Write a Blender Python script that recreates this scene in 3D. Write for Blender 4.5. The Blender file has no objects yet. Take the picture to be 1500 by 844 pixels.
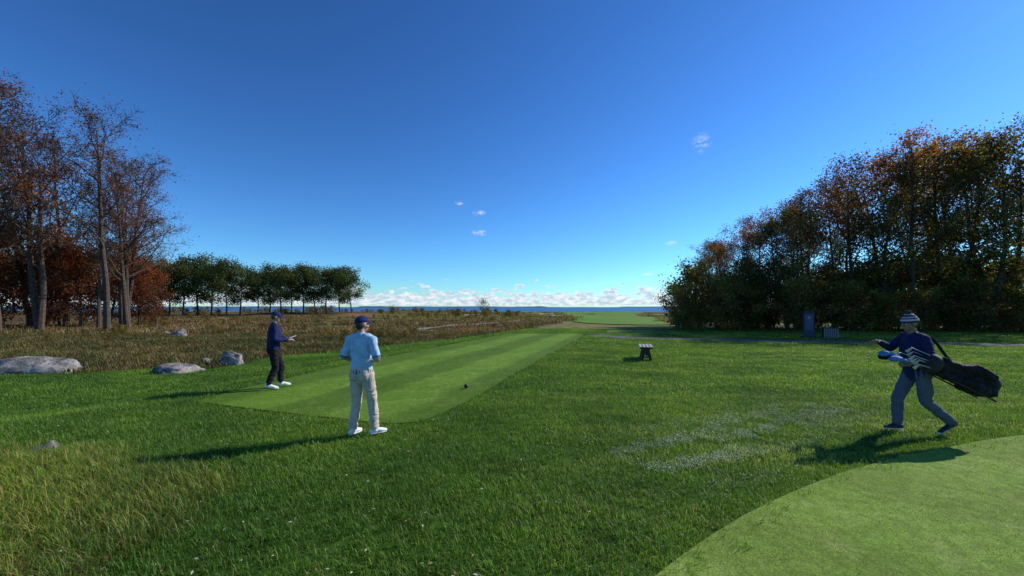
import bpy, math, random, bmesh
import numpy as np
from mathutils import Vector, Matrix, noise
from mathutils.kdtree import KDTree
random.seed(7); rng=np.random.default_rng(7)
sc=bpy.context.scene
sc.view_settings.view_transform='Standard'; sc.view_settings.look='None'; sc.view_settings.exposure=0
SUN_AZ=65.5; SUN_EL=33.5
CAM_H=1.88
# ------------------------------------------------------------ helpers
def link(o,parent=None):
    sc.collection.objects.link(o)
    if parent: o.parent=parent
    return o
def empty(name,loc=(0,0,0),rz=0.0):
    e=bpy.data.objects.new(name,None); e.location=loc; e.rotation_euler=(0,0,rz); e.empty_display_size=.2
    return link(e)
def mesh_from(name,V,F,mats=(),smooth=False,col=None,midx=None):
    m=bpy.data.meshes.new(name); m.from_pydata([tuple(v) for v in V],[],[tuple(f) for f in F])
    for x in mats: m.materials.append(x)
    if smooth: m.polygons.foreach_set('use_smooth',[True]*len(m.polygons))
    if midx is not None: m.polygons.foreach_set('material_index',list(midx))
    if col is not None:
        a=m.color_attributes.new('col','FLOAT_COLOR','POINT')
        c=np.ones((len(V),4),dtype=np.float32); c[:,:3]=np.array(col)[:,:3]
        a.data.foreach_set('color',c.ravel())
    m.update(); return m
def obj(name,m,parent=None,loc=(0,0,0)):
    o=bpy.data.objects.new(name,m); o.location=loc; return link(o,parent)
class NT:
    def __init__(s,nt): s.nt=nt; s.n=nt.nodes; s.l=nt.links
    def add(s,t,**kw):
        n=s.n.new(t)
        for k,v in kw.items(): setattr(n,k,v)
        return n
    def L(s,a,b): s.l.new(a,b)
    def math(s,op,a,b=None,c=None,clamp=False):
        n=s.n.new('ShaderNodeMath'); n.operation=op; n.use_clamp=clamp
        for i,v in enumerate((a,b,c)):
            if v is None: continue
            if isinstance(v,(int,float)): n.inputs[i].default_value=v
            else: s.l.new(v,n.inputs[i])
        return n.outputs[0]
    def mix(s,f,a,b,blend='MIX'):
        n=s.n.new('ShaderNodeMix'); n.data_type='RGBA'; n.blend_type=blend
        for i,v in ((0,f),(6,a),(7,b)):
            if isinstance(v,(int,float)): n.inputs[i].default_value=v
            elif isinstance(v,tuple): n.inputs[i].default_value=(*v[:3],1)
            else: s.l.new(v,n.inputs[i])
        return n.outputs[2]
    def noise(s,vec,scale,detail=3,rough=.55):
        n=s.n.new('ShaderNodeTexNoise'); n.inputs['Scale'].default_value=scale
        n.inputs['Detail'].default_value=detail; n.inputs['Roughness'].default_value=rough
        if vec is not None: s.l.new(vec,n.inputs['Vector'])
        return n.outputs[0]
    def mr(s,v,a,b,c=0.0,d=1.0):
        n=s.n.new('ShaderNodeMapRange'); n.interpolation_type='SMOOTHSTEP'
        s.l.new(v,n.inputs[0])
        for i,x in enumerate((a,b,c,d)): n.inputs[i+1].default_value=x
        return n.outputs[0]
def newmat(name):
    m=bpy.data.materials.new(name); m.use_nodes=True; m.node_tree.nodes.clear(); return m,NT(m.node_tree)
def out(t,sh):
    o=t.add('ShaderNodeOutputMaterial'); t.L(sh,o.inputs[0])
def simple(name,c,rough=.7,var=.25,scale=20,bump=.0,bscale=60,metal=0,spec=.4):
    m,t=newmat(name)
    tc=t.add('ShaderNodeTexCoord').outputs['Object']
    n=t.noise(tc,scale,4)
    f=t.mr(n,.3,.7)
    c2=tuple(x*(1-var) for x in c); c3=tuple(min(1,x*(1+var)) for x in c)
    p=t.add('ShaderNodeBsdfPrincipled'); t.L(t.mix(f,c2,c3),p.inputs['Base Color'])
    p.inputs['Roughness'].default_value=rough; p.inputs['Metallic'].default_value=metal
    p.inputs['Specular IOR Level'].default_value=spec
    if bump>0:
        b=t.add('ShaderNodeBump'); b.inputs['Strength'].default_value=bump; b.inputs['Distance'].default_value=.01
        t.L(t.noise(tc,bscale,5),b.inputs['Height']); t.L(b.outputs[0],p.inputs['Normal'])
    out(t,p.outputs[0]); return m
def foliage(name,tint=(1,1,1),trans=.35,wscale=.5,wtint=(.6,.7,.6),rough=.55,spec=.25,pale=False):
    m,t=newmat(name)
    a=t.add('ShaderNodeAttribute',attribute_name='col').outputs['Color']
    g=t.add('ShaderNodeNewGeometry').outputs['Position']
    n=t.mr(t.noise(g,wscale,3),.35,.65)
    c=t.mix(1.0,a,t.mix(n,tuple(wtint),tuple(tint)),'MULTIPLY')
    if pale:
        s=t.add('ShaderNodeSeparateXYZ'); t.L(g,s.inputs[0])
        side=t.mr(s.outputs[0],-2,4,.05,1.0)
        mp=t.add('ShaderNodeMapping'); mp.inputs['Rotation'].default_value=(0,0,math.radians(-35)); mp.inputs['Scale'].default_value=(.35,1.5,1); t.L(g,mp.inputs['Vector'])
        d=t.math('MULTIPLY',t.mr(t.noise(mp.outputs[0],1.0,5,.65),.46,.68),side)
        c=t.mix(t.math('MULTIPLY',d,.65),c,t.mix(1.0,a,(2.4,1.75,3.6),'MULTIPLY'))  # paler streaks from stretched noise, stronger towards the right
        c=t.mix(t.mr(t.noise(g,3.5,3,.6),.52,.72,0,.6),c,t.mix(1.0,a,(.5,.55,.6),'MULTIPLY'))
    p=t.add('ShaderNodeBsdfPrincipled'); t.L(c,p.inputs['Base Color']); p.inputs['Roughness'].default_value=rough
    p.inputs['Specular IOR Level'].default_value=spec
    tr=t.add('ShaderNodeBsdfTranslucent'); t.L(t.mix(1.0,c,(1.3,1.35,.5),'MULTIPLY'),tr.inputs[0])
    mx=t.add('ShaderNodeMixShader'); mx.inputs[0].default_value=trans
    t.L(p.outputs[0],mx.inputs[1]); t.L(tr.outputs[0],mx.inputs[2]); out(t,mx.outputs[0]); return m
# ------------------------------------------------------------ terrain
def ss(a,b,x):
    t=max(0,min(1,(x-a)/(b-a))); return t*t*(3-2*t)
TA=Vector((-6.78,8.24)); TB=Vector((-.48,28.1))
tdir=(TB-TA).normalized(); tnl=Vector((-tdir.y,tdir.x))
PD=[-100,30,60,90,200,350,600,640,760]; PH=[0,0,-.40,-.65,-1.2,-2.6,-6.0,-8.5,-9.5]
def hgt(x,y):
    h=float(np.interp(y,PD,PH))
    s=(x-TA.x)*tnl.x+(y-TA.y)*tnl.y
    h-=.34*ss(.35,2.2,s)*ss(4.5,9,y)*(1-ss(40,60,y))
    if y>38:
        u=x/y; fl=1-.45*ss(.06,.14,u)*(1-ss(.40,.48,u))
        h+=fl*ss(38,100,y)*(.75*noise.noise(Vector((x*.03,y*.03,0)))+.42*noise.noise(Vector((x*.11,y*.07,3))))
    if x<-15: h+=.8*ss(-15,-45,x)*ss(50,100,y)
    if y<45: h+=.035*noise.noise(Vector((x*.35,y*.35,5)))*ss(0,3,abs(s)+1)
    d=math.hypot((x+5.9)/3.2,(y-2.9)/2.3)
    h+=.10*(1-ss(.5,1.05,d))
    if s>3 and y>13: h+=.20*ss(3,6,s)*noise.noise(Vector((x*.22,y*.22,9)))*ss(13,18,y)
    return h
def inpoly(x,y,P):
    c=False; n=len(P); j=n-1
    for i in range(n):
        xi,yi=P[i]; xj,yj=P[j]
        if (yi>y)!=(yj>y) and x<(xj-xi)*(y-yi)/(yj-yi)+xi: c=not c
        j=i
    return c
def smoothpoly(P,it=3):
    for _ in range(it):
        Q=[]
        for i in range(len(P)):
            a=P[i]; b=P[(i+1)%len(P)]
            Q+= [(a[0]*.75+b[0]*.25,a[1]*.75+b[1]*.25),(a[0]*.25+b[0]*.75,a[1]*.25+b[1]*.75)]
        P=Q
    return P
TEE=smoothpoly([(-6.9,8.1),(-5.2,7.5),(-2.9,6.75),(-1.9,6.3),(-1.2,6.7),(0.6,13),(5.1,27.2),(4.6,28.2),(.1,28.2),(-.6,27.4)],2)
GREEN=smoothpoly([(.45,2.3),(1.4,3.1),(2.5,3.85),(4.6,4.95),(7.5,5.8),(11,6.5),(14,5),(14,-3),(4,-4),(0,0)],2)
TEE2=smoothpoly([(7.2,27.5),(13,27),(14.5,30),(14,33),(8.6,33.2),(7,31)],2)
HEATH=[(-11,14.3),(-10.0,20),(-6,26),(-3.0,30),(1,36),(4,44),(6,60),(7,100),(0,160),(-900,160),(-900,14.3)]
FAIR=smoothpoly([(10,50),(15,44),(20,48),(23,62),(31,85),(34,110),(48,150),(78,230),(80,320),(40,310),(28,220),(19,150),(15,110),(14,85),(9,62)],2)
FAIR2=smoothpoly([(-40,230),(-10,210),(20,225),(10,260),(-30,265)],2)
PATH_R=[(5.6,26.6),(7.2,24.6),(12,23.0),(17.5,21.7),(25,19.7),(34,16),(48,9)]
PATH_L=[(-5.8,36.9),(-8.8,38.4),(-9.4,41),(-7,46),(-2.5,54),(2.2,63)]
def pdist(x,y,P):
    best=1e9
    for (ax,ay),(bx,by) in zip(P,P[1:]):
        dx,dy=bx-ax,by-ay; t=max(0,min(1,((x-ax)*dx+(y-ay)*dy)/(dx*dx+dy*dy)))
        best=min(best,math.hypot(x-ax-t*dx,y-ay-t*dy))
    return best
def isheath(x,y,j=0.0):
    w=noise.noise(Vector((x*.25,y*.25,1)))*2.0
    return inpoly(x+w,y+w*.7+j,HEATH)
def ismound(x,y):
    return math.hypot((x+5.9)/3.2,(y-2.9)/2.3)+.18*noise.noise(Vector((x*1.3,y*1.3,2)))<.98
NX,NY=380,420; kx,ky=6.0,5.0
xs=[1300*math.sinh(kx*u)/math.sinh(kx) for u in np.linspace(-1,1,NX)]
ys=[-14+760*math.sinh(ky*v)/math.sinh(ky) for v in np.linspace(0,1,NY)]
ys=[-200,-80,-30]+ys
V=[];C=[]
for y in ys:
    for x in xs:
        V.append((x,y,hgt(x,y)))
        n=noise.noise(Vector((x*.15,y*.15,0)))*.5+.5; n2=noise.noise(Vector((x*.03,y*.03,7)))*.5+.5
        if y>600: c=(.20,.17,.11)
        elif ismound(x,y): c=(.10,.10,.025)
        elif isheath(x,y):
            c=np.array((.075,.058,.022))*(.7+.7*n); 
            c=c*(1-.5*n2)+np.array((.14,.075,.035))*.5*n2
            if 34<y<130 and x>-40: 
                k=ss(.3,.7,noise.noise(Vector((x*.12,y*.09,11)))*.5+.5); c=np.array((.09,.11,.028))*(1-k)+np.array((.20,.10,.045))*k
        elif y>34:
            g=np.array((.075,.15,.022)); b=np.array((.20,.165,.06))
            f=ss(.34,.62,n2*.5+n*.5); c=g*f+b*(1-f)
        else:
            c=np.array((.045,.10,.012))*(.8+.4*n)
        C.append(tuple(c))
F=[]
R=len(ys)
for j in range(R-1):
    for i in range(NX-1):
        a=j*NX+i; F.append((a,a+1,a+NX+1,a+NX))
m,t=newmat('ground_grass')
a=t.add('ShaderNodeAttribute',attribute_name='col').outputs['Color']
g=t.add('ShaderNodeNewGeometry').outputs['Position']
n1=t.mr(t.noise(g,1.2,6,.7),.3,.7,.55,1.4); n2=t.mr(t.noise(g,25,4,.7),.3,.7,.6,1.4)
sv=t.add('ShaderNodeCombineXYZ'); 
mm=t.math('MULTIPLY',n1,n2); t.L(mm,sv.inputs[0]);t.L(mm,sv.inputs[1]);t.L(mm,sv.inputs[2])
p=t.add('ShaderNodeBsdfPrincipled'); t.L(t.mix(1.0,a,sv.outputs[0],'MULTIPLY'),p.inputs['Base Color']); p.inputs['Roughness'].default_value=.9
p.inputs['Specular IOR Level'].default_value=.1
b=t.add('ShaderNodeBump'); b.inputs['Strength'].default_value=.8; b.inputs['Distance'].default_value=.12
t.L(t.noise(g,6,8,.75),b.inputs['Height']); t.L(b.outputs[0],p.inputs['Normal']); out(t,p.outputs[0])
obj('ground',mesh_from('ground',V,F,[m],True,C))
def mown(name,c1,c2,stripe=None,sc_=1.0,c3=None):
    m,t=newmat(name); g=t.add('ShaderNodeNewGeometry').outputs['Position']
    f=t.mr(t.noise(g,.5*sc_,5,.6),.3,.7)
    c=t.mix(f,c1,c2)
    if c3: c=t.mix(t.mr(t.noise(g,2.2 if sc_>=1 else .12,6,.7),.50,.72,0,.8),c,c3)
    n=t.mr(t.noise(g,70,3,.7),.25,.75,.6,1.4)
    n=t.math('MULTIPLY',n,t.mr(t.noise(g,9,4,.7),.3,.7,.8,1.2))
    cc=t.add('ShaderNodeCombineXYZ'); 
    k=n
    if stripe:
        ang,w,amt=stripe
        s=t.add('ShaderNodeSeparateXYZ'); t.L(g,s.inputs[0])
        u=t.math('ADD',t.math('MULTIPLY',s.outputs[0],math.cos(ang)/w*math.pi),t.math('MULTIPLY',s.outputs[1],math.sin(ang)/w*math.pi))
        u=t.math('ADD',u,t.math('MULTIPLY',t.noise(g,.9,3),1.2))
        w_=t.mr(t.math('SINE',u),-.5,.5,1-amt,1+amt); k=t.math('MULTIPLY',n,w_)
    for i in range(3): t.L(k,cc.inputs[i])
    p=t.add('ShaderNodeBsdfPrincipled'); t.L(t.mix(1.0,c,cc.outputs[0],'MULTIPLY'),p.inputs['Base Color'])
    p.inputs['Roughness'].default_value=.85; p.inputs['Specular IOR Level'].default_value=.08
    b=t.add('ShaderNodeBump'); b.inputs['Strength'].default_value=.9; b.inputs['Distance'].default_value=.015
    t.L(t.noise(g,80,4,.8),b.inputs['Height']); t.L(b.outputs[0],p.inputs['Normal']); out(t,p.outputs[0]); return m
def sheet(name,P,mat,off,cell):
    bm=bmesh.new(); vs=[bm.verts.new((x,y,0)) for x,y in P]; bm.faces.new(vs)
    x0=min(p[0] for p in P);x1=max(p[0] for p in P);y0=min(p[1] for p in P);y1=max(p[1] for p in P)
    x=x0+cell
    while x<x1:
        bmesh.ops.bisect_plane(bm,geom=bm.verts[:]+bm.edges[:]+bm.faces[:],plane_co=(x,0,0),plane_no=(1,0,0)); x+=cell
    y=y0+cell
    while y<y1:
        bmesh.ops.bisect_plane(bm,geom=bm.verts[:]+bm.edges[:]+bm.faces[:],plane_co=(0,y,0),plane_no=(0,1,0)); y+=cell
    for v in bm.verts: v.co.z=hgt(v.co.x,v.co.y)+(off(v.co.y) if callable(off) else off)
    bmesh.ops.triangulate(bm,faces=bm.faces[:])
    bmesh.ops.recalc_face_normals(bm,faces=bm.faces[:])
    me=bpy.data.meshes.new(name); bm.to_mesh(me); bm.free(); me.materials.append(mat)
    if me.polygons[0].normal.z<0: me.flip_normals()
    for q in me.polygons: q.use_smooth=True
    return obj(name,me)
m_tee=mown('tee_turf',(.085,.170,.014),(.12,.21,.024),(math.radians(-17.6),1.25,.19),1,(.17,.25,.05))
m_green=mown('green_turf',(.17,.27,.04),(.21,.31,.055),(math.radians(50),1.1,.08),1.6,(.27,.34,.10))
m_fair=mown('fairway_turf',(.095,.20,.022),(.14,.245,.035),None,.1,(.20,.23,.055))
sheet('tee_box',TEE,m_tee,.02,.5)
sheet('putting_green',GREEN,m_green,.02,.5)
sheet('tee_box',TEE2,m_tee,.03,.6)
sheet('fairway',FAIR,m_fair,lambda y:.03+.0011*y,1.5)
sheet('fairway',FAIR2,m_fair,.25,3)
m_bunk=simple('bunker_sand',(.5,.45,.34),.9,.1,2)
def blob(cx,cy,rx,ry,n=20,seed=0):
    r=random.Random(seed); return [(cx+rx*math.cos(a)*(1+.2*r.uniform(-1,1)),cy+ry*math.sin(a)*(1+.2*r.uniform(-1,1))) for a in [2*math.pi*i/n for i in range(n)]]
for i,(cx,cy,rx,ry) in enumerate([(31,72,1.8,3),(10.5,92,1.7,4),(54,140,4,6),(13,150,3,6),(-34,150,4,3),(5,190,5,5),(76,195,6,6),(42,105,2,4),(-12,120,2.5,4),(25,130,2.2,4)]):
    sheet('sand_bunker',blob(cx,cy,rx,ry,20,i),m_bunk,.36,1.5)
def strip(name,P,w,mat,off):
    pts=[]
    for i in range(len(P)-1):
        p0=Vector(P[max(i-1,0)]);p1=Vector(P[i]);p2=Vector(P[i+1]);p3=Vector(P[min(i+2,len(P)-1)])
        for k in range(10):
            t_=k/10; pts.append(.5*((2*p1)+(p2-p0)*t_+(2*p0-5*p1+4*p2-p3)*t_**2+(3*p1-p0-3*p2+p3)*t_**3))
    pts.append(Vector(P[-1])); V=[];F=[]
    for i,q in enumerate(pts):
        d=(pts[min(i+1,len(pts)-1)]-pts[max(i-1,0)]).normalized(); n=Vector((-d.y,d.x))
        for k in range(7):
            s=(k/6-.5)*w; c=q+n*s; e=.03 if k in(0,6) else 0
            V.append((c.x,c.y,hgt(c.x,c.y)+off-e))
    for i in range(len(pts)-1):
        for k in range(6): a_=i*7+k; F.append((a_,a_+7,a_+8,a_+1))
    me=mesh_from(name,V,F,[mat],True)
    if me.polygons[0].normal.z<0: me.flip_normals()
    return obj(name,me)
m_path=simple('path_gravel',(.085,.085,.085),.95,.15,3,.3,80)
m_path2=simple('path_pale',(.24,.22,.19),.95,.15,3,.3,80)
strip('cart_path',PATH_R,1.5,m_path,.03)
strip('cart_path',PATH_L,1.5,m_path2,.14)
# ------------------------------------------------------------ sea + far shore
m,t=newmat('sea_water'); g=t.add('ShaderNodeNewGeometry').outputs['Position']
p=t.add('ShaderNodeBsdfPrincipled'); p.inputs['Roughness'].default_value=.35; p.inputs['Specular IOR Level'].default_value=.15
t.L(t.mix(t.mr(t.noise(g,.004,3),.3,.7),(.015,.07,.18),(.025,.10,.25)),p.inputs['Base Color'])
b=t.add('ShaderNodeBump'); b.inputs['Strength'].default_value=1; b.inputs['Distance'].default_value=1.0
t.L(t.noise(g,.15,6,.7),b.inputs['Height']); t.L(b.outputs[0],p.inputs['Normal']); out(t,p.outputs[0])
S=30000
obj('sea',mesh_from('sea',[(-S,-S,-7),(S,-S,-7),(S,S,-7),(-S,S,-7)],[(0,1,2,3)],[m]))
V=[];F=[];n=260
for i in range(n):
    x=-16000+32000*i/(n-1); y=12500+800*math.sin(i*.05)
    h=30+22*noise.noise(Vector((i*.12,0,0)))+9*noise.noise(Vector((i*.7,3,0)))
    if noise.noise(Vector((i*.03,8,0)))>.25: h*=.4
    V+=[(x,y,-8),(x,y+150,-7+max(4,h)),(x,y+900,-7+max(4,h)*.8)]
for i in range(n-1):
    for k in range(2): a_=i*3+k; F.append((a_,a_+3,a_+4,a_+1))
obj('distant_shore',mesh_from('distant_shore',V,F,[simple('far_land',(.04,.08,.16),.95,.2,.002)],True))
# ------------------------------------------------------------ grass
def clump(name,n,R,h0,h1,w,pal,mat,lean=.5,seed=0):
    r=random.Random(seed); V=[];F=[];C=[]
    for i in range(n):
        a=r.uniform(0,2*math.pi); q=R*math.sqrt(r.random()); x,y=q*math.cos(a),q*math.sin(a)
        h=r.uniform(h0,h1); d=r.uniform(0,2*math.pi); l=h*lean*r.uniform(.3,1.4); fx,fy=math.cos(d),math.sin(d)
        sx,sy=-fy*w/2,fx*w/2; k=r.choice(pal); s=r.uniform(.7,1.35); c=tuple(z*s for z in k); b0=len(V)
        V+=[(x-sx,y-sy,-.01),(x+sx,y+sy,-.01),(x-sx*.8+fx*l*.35,y-sy*.8+fy*l*.35,h*.6),(x+sx*.8+fx*l*.35,y+sy*.8+fy*l*.35,h*.6),(x+fx*l,y+fy*l,h)]
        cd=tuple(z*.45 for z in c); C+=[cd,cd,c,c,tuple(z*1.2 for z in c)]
        F+=[(b0,b0+1,b0+3,b0+2),(b0+2,b0+3,b0+4)]
    me=mesh_from(name,V,F,[mat],False,C); return bpy.data.objects.new(name,me)
def scatter(name,pts,sources,smin=.75,smax=1.3):
    coll=bpy.data.collections.new(name+'_src')
    for s in sources: coll.objects.link(s)
    me=bpy.data.meshes.new(name); me.from_pydata(pts,[],[]); o=obj(name,me)
    ng=bpy.data.node_groups.new(name,'GeometryNodeTree')
    ng.interface.new_socket('Geometry',in_out='INPUT',socket_type='NodeSocketGeometry')
    ng.interface.new_socket('Geometry',in_out='OUTPUT',socket_type='NodeSocketGeometry')
    N=ng.nodes; gi=N.new('NodeGroupInput'); go=N.new('NodeGroupOutput')
    mp=N.new('GeometryNodeMeshToPoints'); ip=N.new('GeometryNodeInstanceOnPoints'); ci=N.new('GeometryNodeCollectionInfo')
    ci.inputs['Collection'].default_value=coll; ci.inputs['Separate Children'].default_value=True; ci.inputs['Reset Children'].default_value=True
    ip.inputs['Pick Instance'].default_value=True
    rr=N.new('FunctionNodeRandomValue'); rr.data_type='FLOAT_VECTOR'; rr.inputs[0].default_value=(-.08,-.08,0); rr.inputs[1].default_value=(.08,.08,6.283)
    rs=N.new('FunctionNodeRandomValue'); rs.data_type='FLOAT'; rs.inputs[2].default_value=smin; rs.inputs[3].default_value=smax; rs.inputs['Seed'].default_value=3
    Lk=ng.links
    Lk.new(gi.outputs[0],mp.inputs[0]); Lk.new(mp.outputs[0],ip.inputs['Points']); Lk.new(ci.outputs[0],ip.inputs['Instance'])
    Lk.new(rr.outputs[0],ip.inputs['Rotation']); Lk.new(rs.outputs[1],ip.inputs['Scale']); Lk.new(ip.outputs[0],go.inputs[0])
    md=o.modifiers.new('scatter','NODES'); md.node_group=ng; return o
def grid(y0,y1,s,test,xl=None,xr=None,k=1.42):
    P=[]; y=y0
    while y<y1:
        w=k*y+1.0; x=-w if xl is None else max(-w,xl); xe=w if xr is None else min(w,xr)
        while x<xe:
            px=x+random.uniform(-.6,.6)*s; py=y+random.uniform(-.6,.6)*s
            if test(px,py): P.append((px,py,hgt(px,py)))
            x+=s
        y+=s
    return P
GP=[(.11,.225,.018),(.14,.27,.024),(.08,.18,.013),(.18,.29,.035),(.28,.33,.09),(.125,.25,.02)]
YP=[(.30,.28,.07),(.24,.25,.05),(.38,.31,.11),(.13,.20,.025)]
HP=[(.13,.095,.035),(.09,.085,.025),(.18,.11,.045),(.10,.11,.028)]
RP=[(.24,.12,.05),(.30,.21,.09),(.22,.12,.06),(.34,.26,.12)]
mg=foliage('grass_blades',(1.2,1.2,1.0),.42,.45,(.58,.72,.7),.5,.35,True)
ms=foliage('short_blades',(1.15,1.15,1),.35,1.2,(.9,.94,.9))
mh=foliage('heath_blades',(1.15,1.05,1),.25,.35,(.6,.75,.7))
GE=GREEN+GREEN[:1]; TE=TEE+TEE[:1]
def t_rough(x,y):
    if y<9 and x>-.5 :
        if pdist(x,y,GE)<.16+.12*noise.noise(Vector((x*3,y*3,0))): return random.random()<.35
    if y<19 and -8<x<4 and inpoly(x,y,TEE):
        return pdist(x,y,TE)<.05+.16*noise.noise(Vector((x*2.5,y*2.5,4))) and random.random()<.5
    if inpoly(x,y,TEE) or inpoly(x,y,GREEN) or inpoly(x,y,TEE2): return False
    if y>15 and (pdist(x,y,PATH_R)<.9+.3*noise.noise(Vector((x*1.5,y*1.5,0)))): return False
    return not ismound(x,y) and not isheath(x,y)
def t_short(x,y): return inpoly(x,y,GREEN) or inpoly(x,y,TEE) or (y<9 and x>-.5 and pdist(x,y,GE)<.3)
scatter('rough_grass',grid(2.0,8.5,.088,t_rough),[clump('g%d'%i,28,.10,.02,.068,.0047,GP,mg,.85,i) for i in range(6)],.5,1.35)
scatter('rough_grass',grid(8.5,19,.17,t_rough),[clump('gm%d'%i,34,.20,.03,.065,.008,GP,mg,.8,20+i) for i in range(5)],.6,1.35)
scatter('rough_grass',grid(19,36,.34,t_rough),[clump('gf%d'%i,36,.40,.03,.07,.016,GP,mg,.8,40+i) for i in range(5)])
SPl=[(.19,.31,.04),(.22,.34,.05),(.15,.26,.03),(.29,.37,.10),(.24,.33,.06)]
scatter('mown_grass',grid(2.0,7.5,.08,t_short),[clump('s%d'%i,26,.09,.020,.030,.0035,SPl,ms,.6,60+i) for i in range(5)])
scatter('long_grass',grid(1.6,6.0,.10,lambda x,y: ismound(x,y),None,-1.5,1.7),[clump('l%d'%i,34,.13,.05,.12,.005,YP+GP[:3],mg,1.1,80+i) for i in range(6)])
scatter('heather',grid(13.5,34,.32,lambda x,y: isheath(x,y),None,8),[clump('h%d'%i,44,.38,.04,.16,.018,(HP,HP,HP+RP[:1],HP[:2]+GP[:1],HP+RP)[i],mh,.8,100+i) for i in range(5)],.5,1.6)
scatter('heather',grid(34,75,.8,lambda x,y: isheath(x,y) and pdist(x,y,PATH_L)>1.0 and noise.noise(Vector((x*.12,y*.09,11)))>-.12,-60,7),[clump('hr%d'%i,50,.9,.10,.36,.045,(RP,HP+RP,RP,HP,RP)[i],mh,.6,120+i) for i in range(5)],.6,1.5)
scatter('dune_grass',grid(62,240,2.4,lambda x,y: not inpoly(x,y,FAIR) and not inpoly(x,y,FAIR2) and x/y>-.3 and noise.noise(Vector((x*.06,y*.035,4)))>-.15,None,None,.8),[clump('dg%d'%i,60,2.0,.12,.5,.10,HP[:2]+RP+YP,mh,.6,140+i) for i in range(5)])
def flecks(name,n,posf,size,pal,mat,z0,z1,seed):
    r=random.Random(seed); V=[];F=[];C=[]
    for i in range(n):
        x,y=posf(r); z=hgt(x,y)+r.uniform(z0,z1); s=size*r.uniform(.5,1.4); a=r.uniform(0,6.28); tl=r.uniform(-.5,.5)
        dx,dy=math.cos(a)*s,math.sin(a)*s; b0=len(V); k=r.choice(pal)
        V+=[(x-dx,y-dy,z-tl*s*.6),(x-dy*.4,y+dx*.4,z+.3*s),(x+dx,y+dy,z+tl*s*.6),(x+dy*.4,y-dx*.4,z)]; C+=[k]*4; F.append((b0,b0+1,b0+2,b0+3))
    return obj(name,mesh_from(name,V,F,[mat],False,C))
def p_leaf(r):
    while True:
        y=2.5+9*r.random()**1.3; x=r.uniform(-1.4,.6)*y
        if not inpoly(x,y,GREEN) and not (inpoly(x,y,TEE) and r.random()<.8): return x,y
m_lf=foliage('leaf_litter',(1,1,1),.1)
flecks('fallen_leaves',1100,p_leaf,.015,[(.35,.25,.13),(.25,.14,.06),(.6,.55,.45),(.15,.08,.04),(.6,.58,.5)],m_lf,.04,.06,1)
def p_streak(r):
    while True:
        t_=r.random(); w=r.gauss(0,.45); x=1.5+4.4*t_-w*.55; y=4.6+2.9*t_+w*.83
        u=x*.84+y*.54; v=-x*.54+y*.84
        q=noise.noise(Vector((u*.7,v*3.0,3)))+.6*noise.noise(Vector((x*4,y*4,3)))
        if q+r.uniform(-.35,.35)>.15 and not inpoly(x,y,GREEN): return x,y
flecks('pale_grass_flecks',17000,p_streak,.008,[(.45,.50,.36),(.34,.42,.24),(.6,.64,.52)],m_lf,.03,.06,2)  # small pale flecks scattered along a streak in the rough
# ------------------------------------------------------------ rocks
m,t=newmat('granite'); tc=t.add('ShaderNodeTexCoord').outputs['Object']
c=t.mix(t.mr(t.noise(tc,2.2,7,.75),.38,.62),(.11,.105,.10),(.38,.36,.33)); c=t.mix(t.mr(t.noise(tc,14,4,.8),.55,.66),c,(.06,.06,.055))
p=t.add('ShaderNodeBsdfPrincipled'); t.L(c,p.inputs['Base Color']); p.inputs['Roughness'].default_value=.95; p.inputs['Specular IOR Level'].default_value=.15
b=t.add('ShaderNodeBump'); b.inputs['Strength'].default_value=1; b.inputs['Distance'].default_value=.09; t.L(t.noise(tc,5,8,.75),b.inputs['Height']); t.L(b.outputs[0],p.inputs['Normal']); out(t,p.outputs[0]); m_rock=m
def rock(x,y,w,d,h,seed,rz=0):
    r=random.Random(seed); bm=bmesh.new(); bmesh.ops.create_icosphere(bm,subdivisions=5,radius=1)
    planes=[]
    for i in range(13):
        n=Vector((r.gauss(0,1),r.gauss(0,1),abs(r.gauss(.3,.6)))).normalized(); planes.append((n,r.uniform(.55,.85)))
    for v in bm.verts:
        q=v.co.copy(); o=Vector((seed*3.1,0,0))
        for n,dd in planes:
            e=q.dot(n)-dd
            if e>0: q-=n*e*.95
        f=1+.16*noise.noise(q*1.3+o)+.08*noise.noise(q*3.7+o)+.04*noise.noise(q*9+o)
        v.co=Vector((q.x*f*w/1.6,q.y*f*d/1.6,max(-.25,q.z)*f*h*1.25))
    me=bpy.data.meshes.new('boulder'); bm.to_mesh(me); bm.free(); me.materials.append(m_rock)
    for q in me.polygons: q.use_smooth=True
    o=obj('boulder',me,None,(x,y,hgt(x,y)-.03)); o.rotation_euler=(0,0,rz)
rock(-16.2,13.7,2.6,1.6,.50,1,.1); rock(-11.5,13.7,1.5,1.0,.34,2,.3); rock(-10.95,15.5,1.0,.9,.48,13,.5)
rock(-26,31,1.4,.9,.55,4); rock(-12.2,15.9,.4,.35,.18,15); rock(-62,58,2.2,1.5,.8,6); rock(-6.05,5.15,.42,.3,.12,7,.4); rock(-29,33.5,.8,.6,.3,8)
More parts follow.
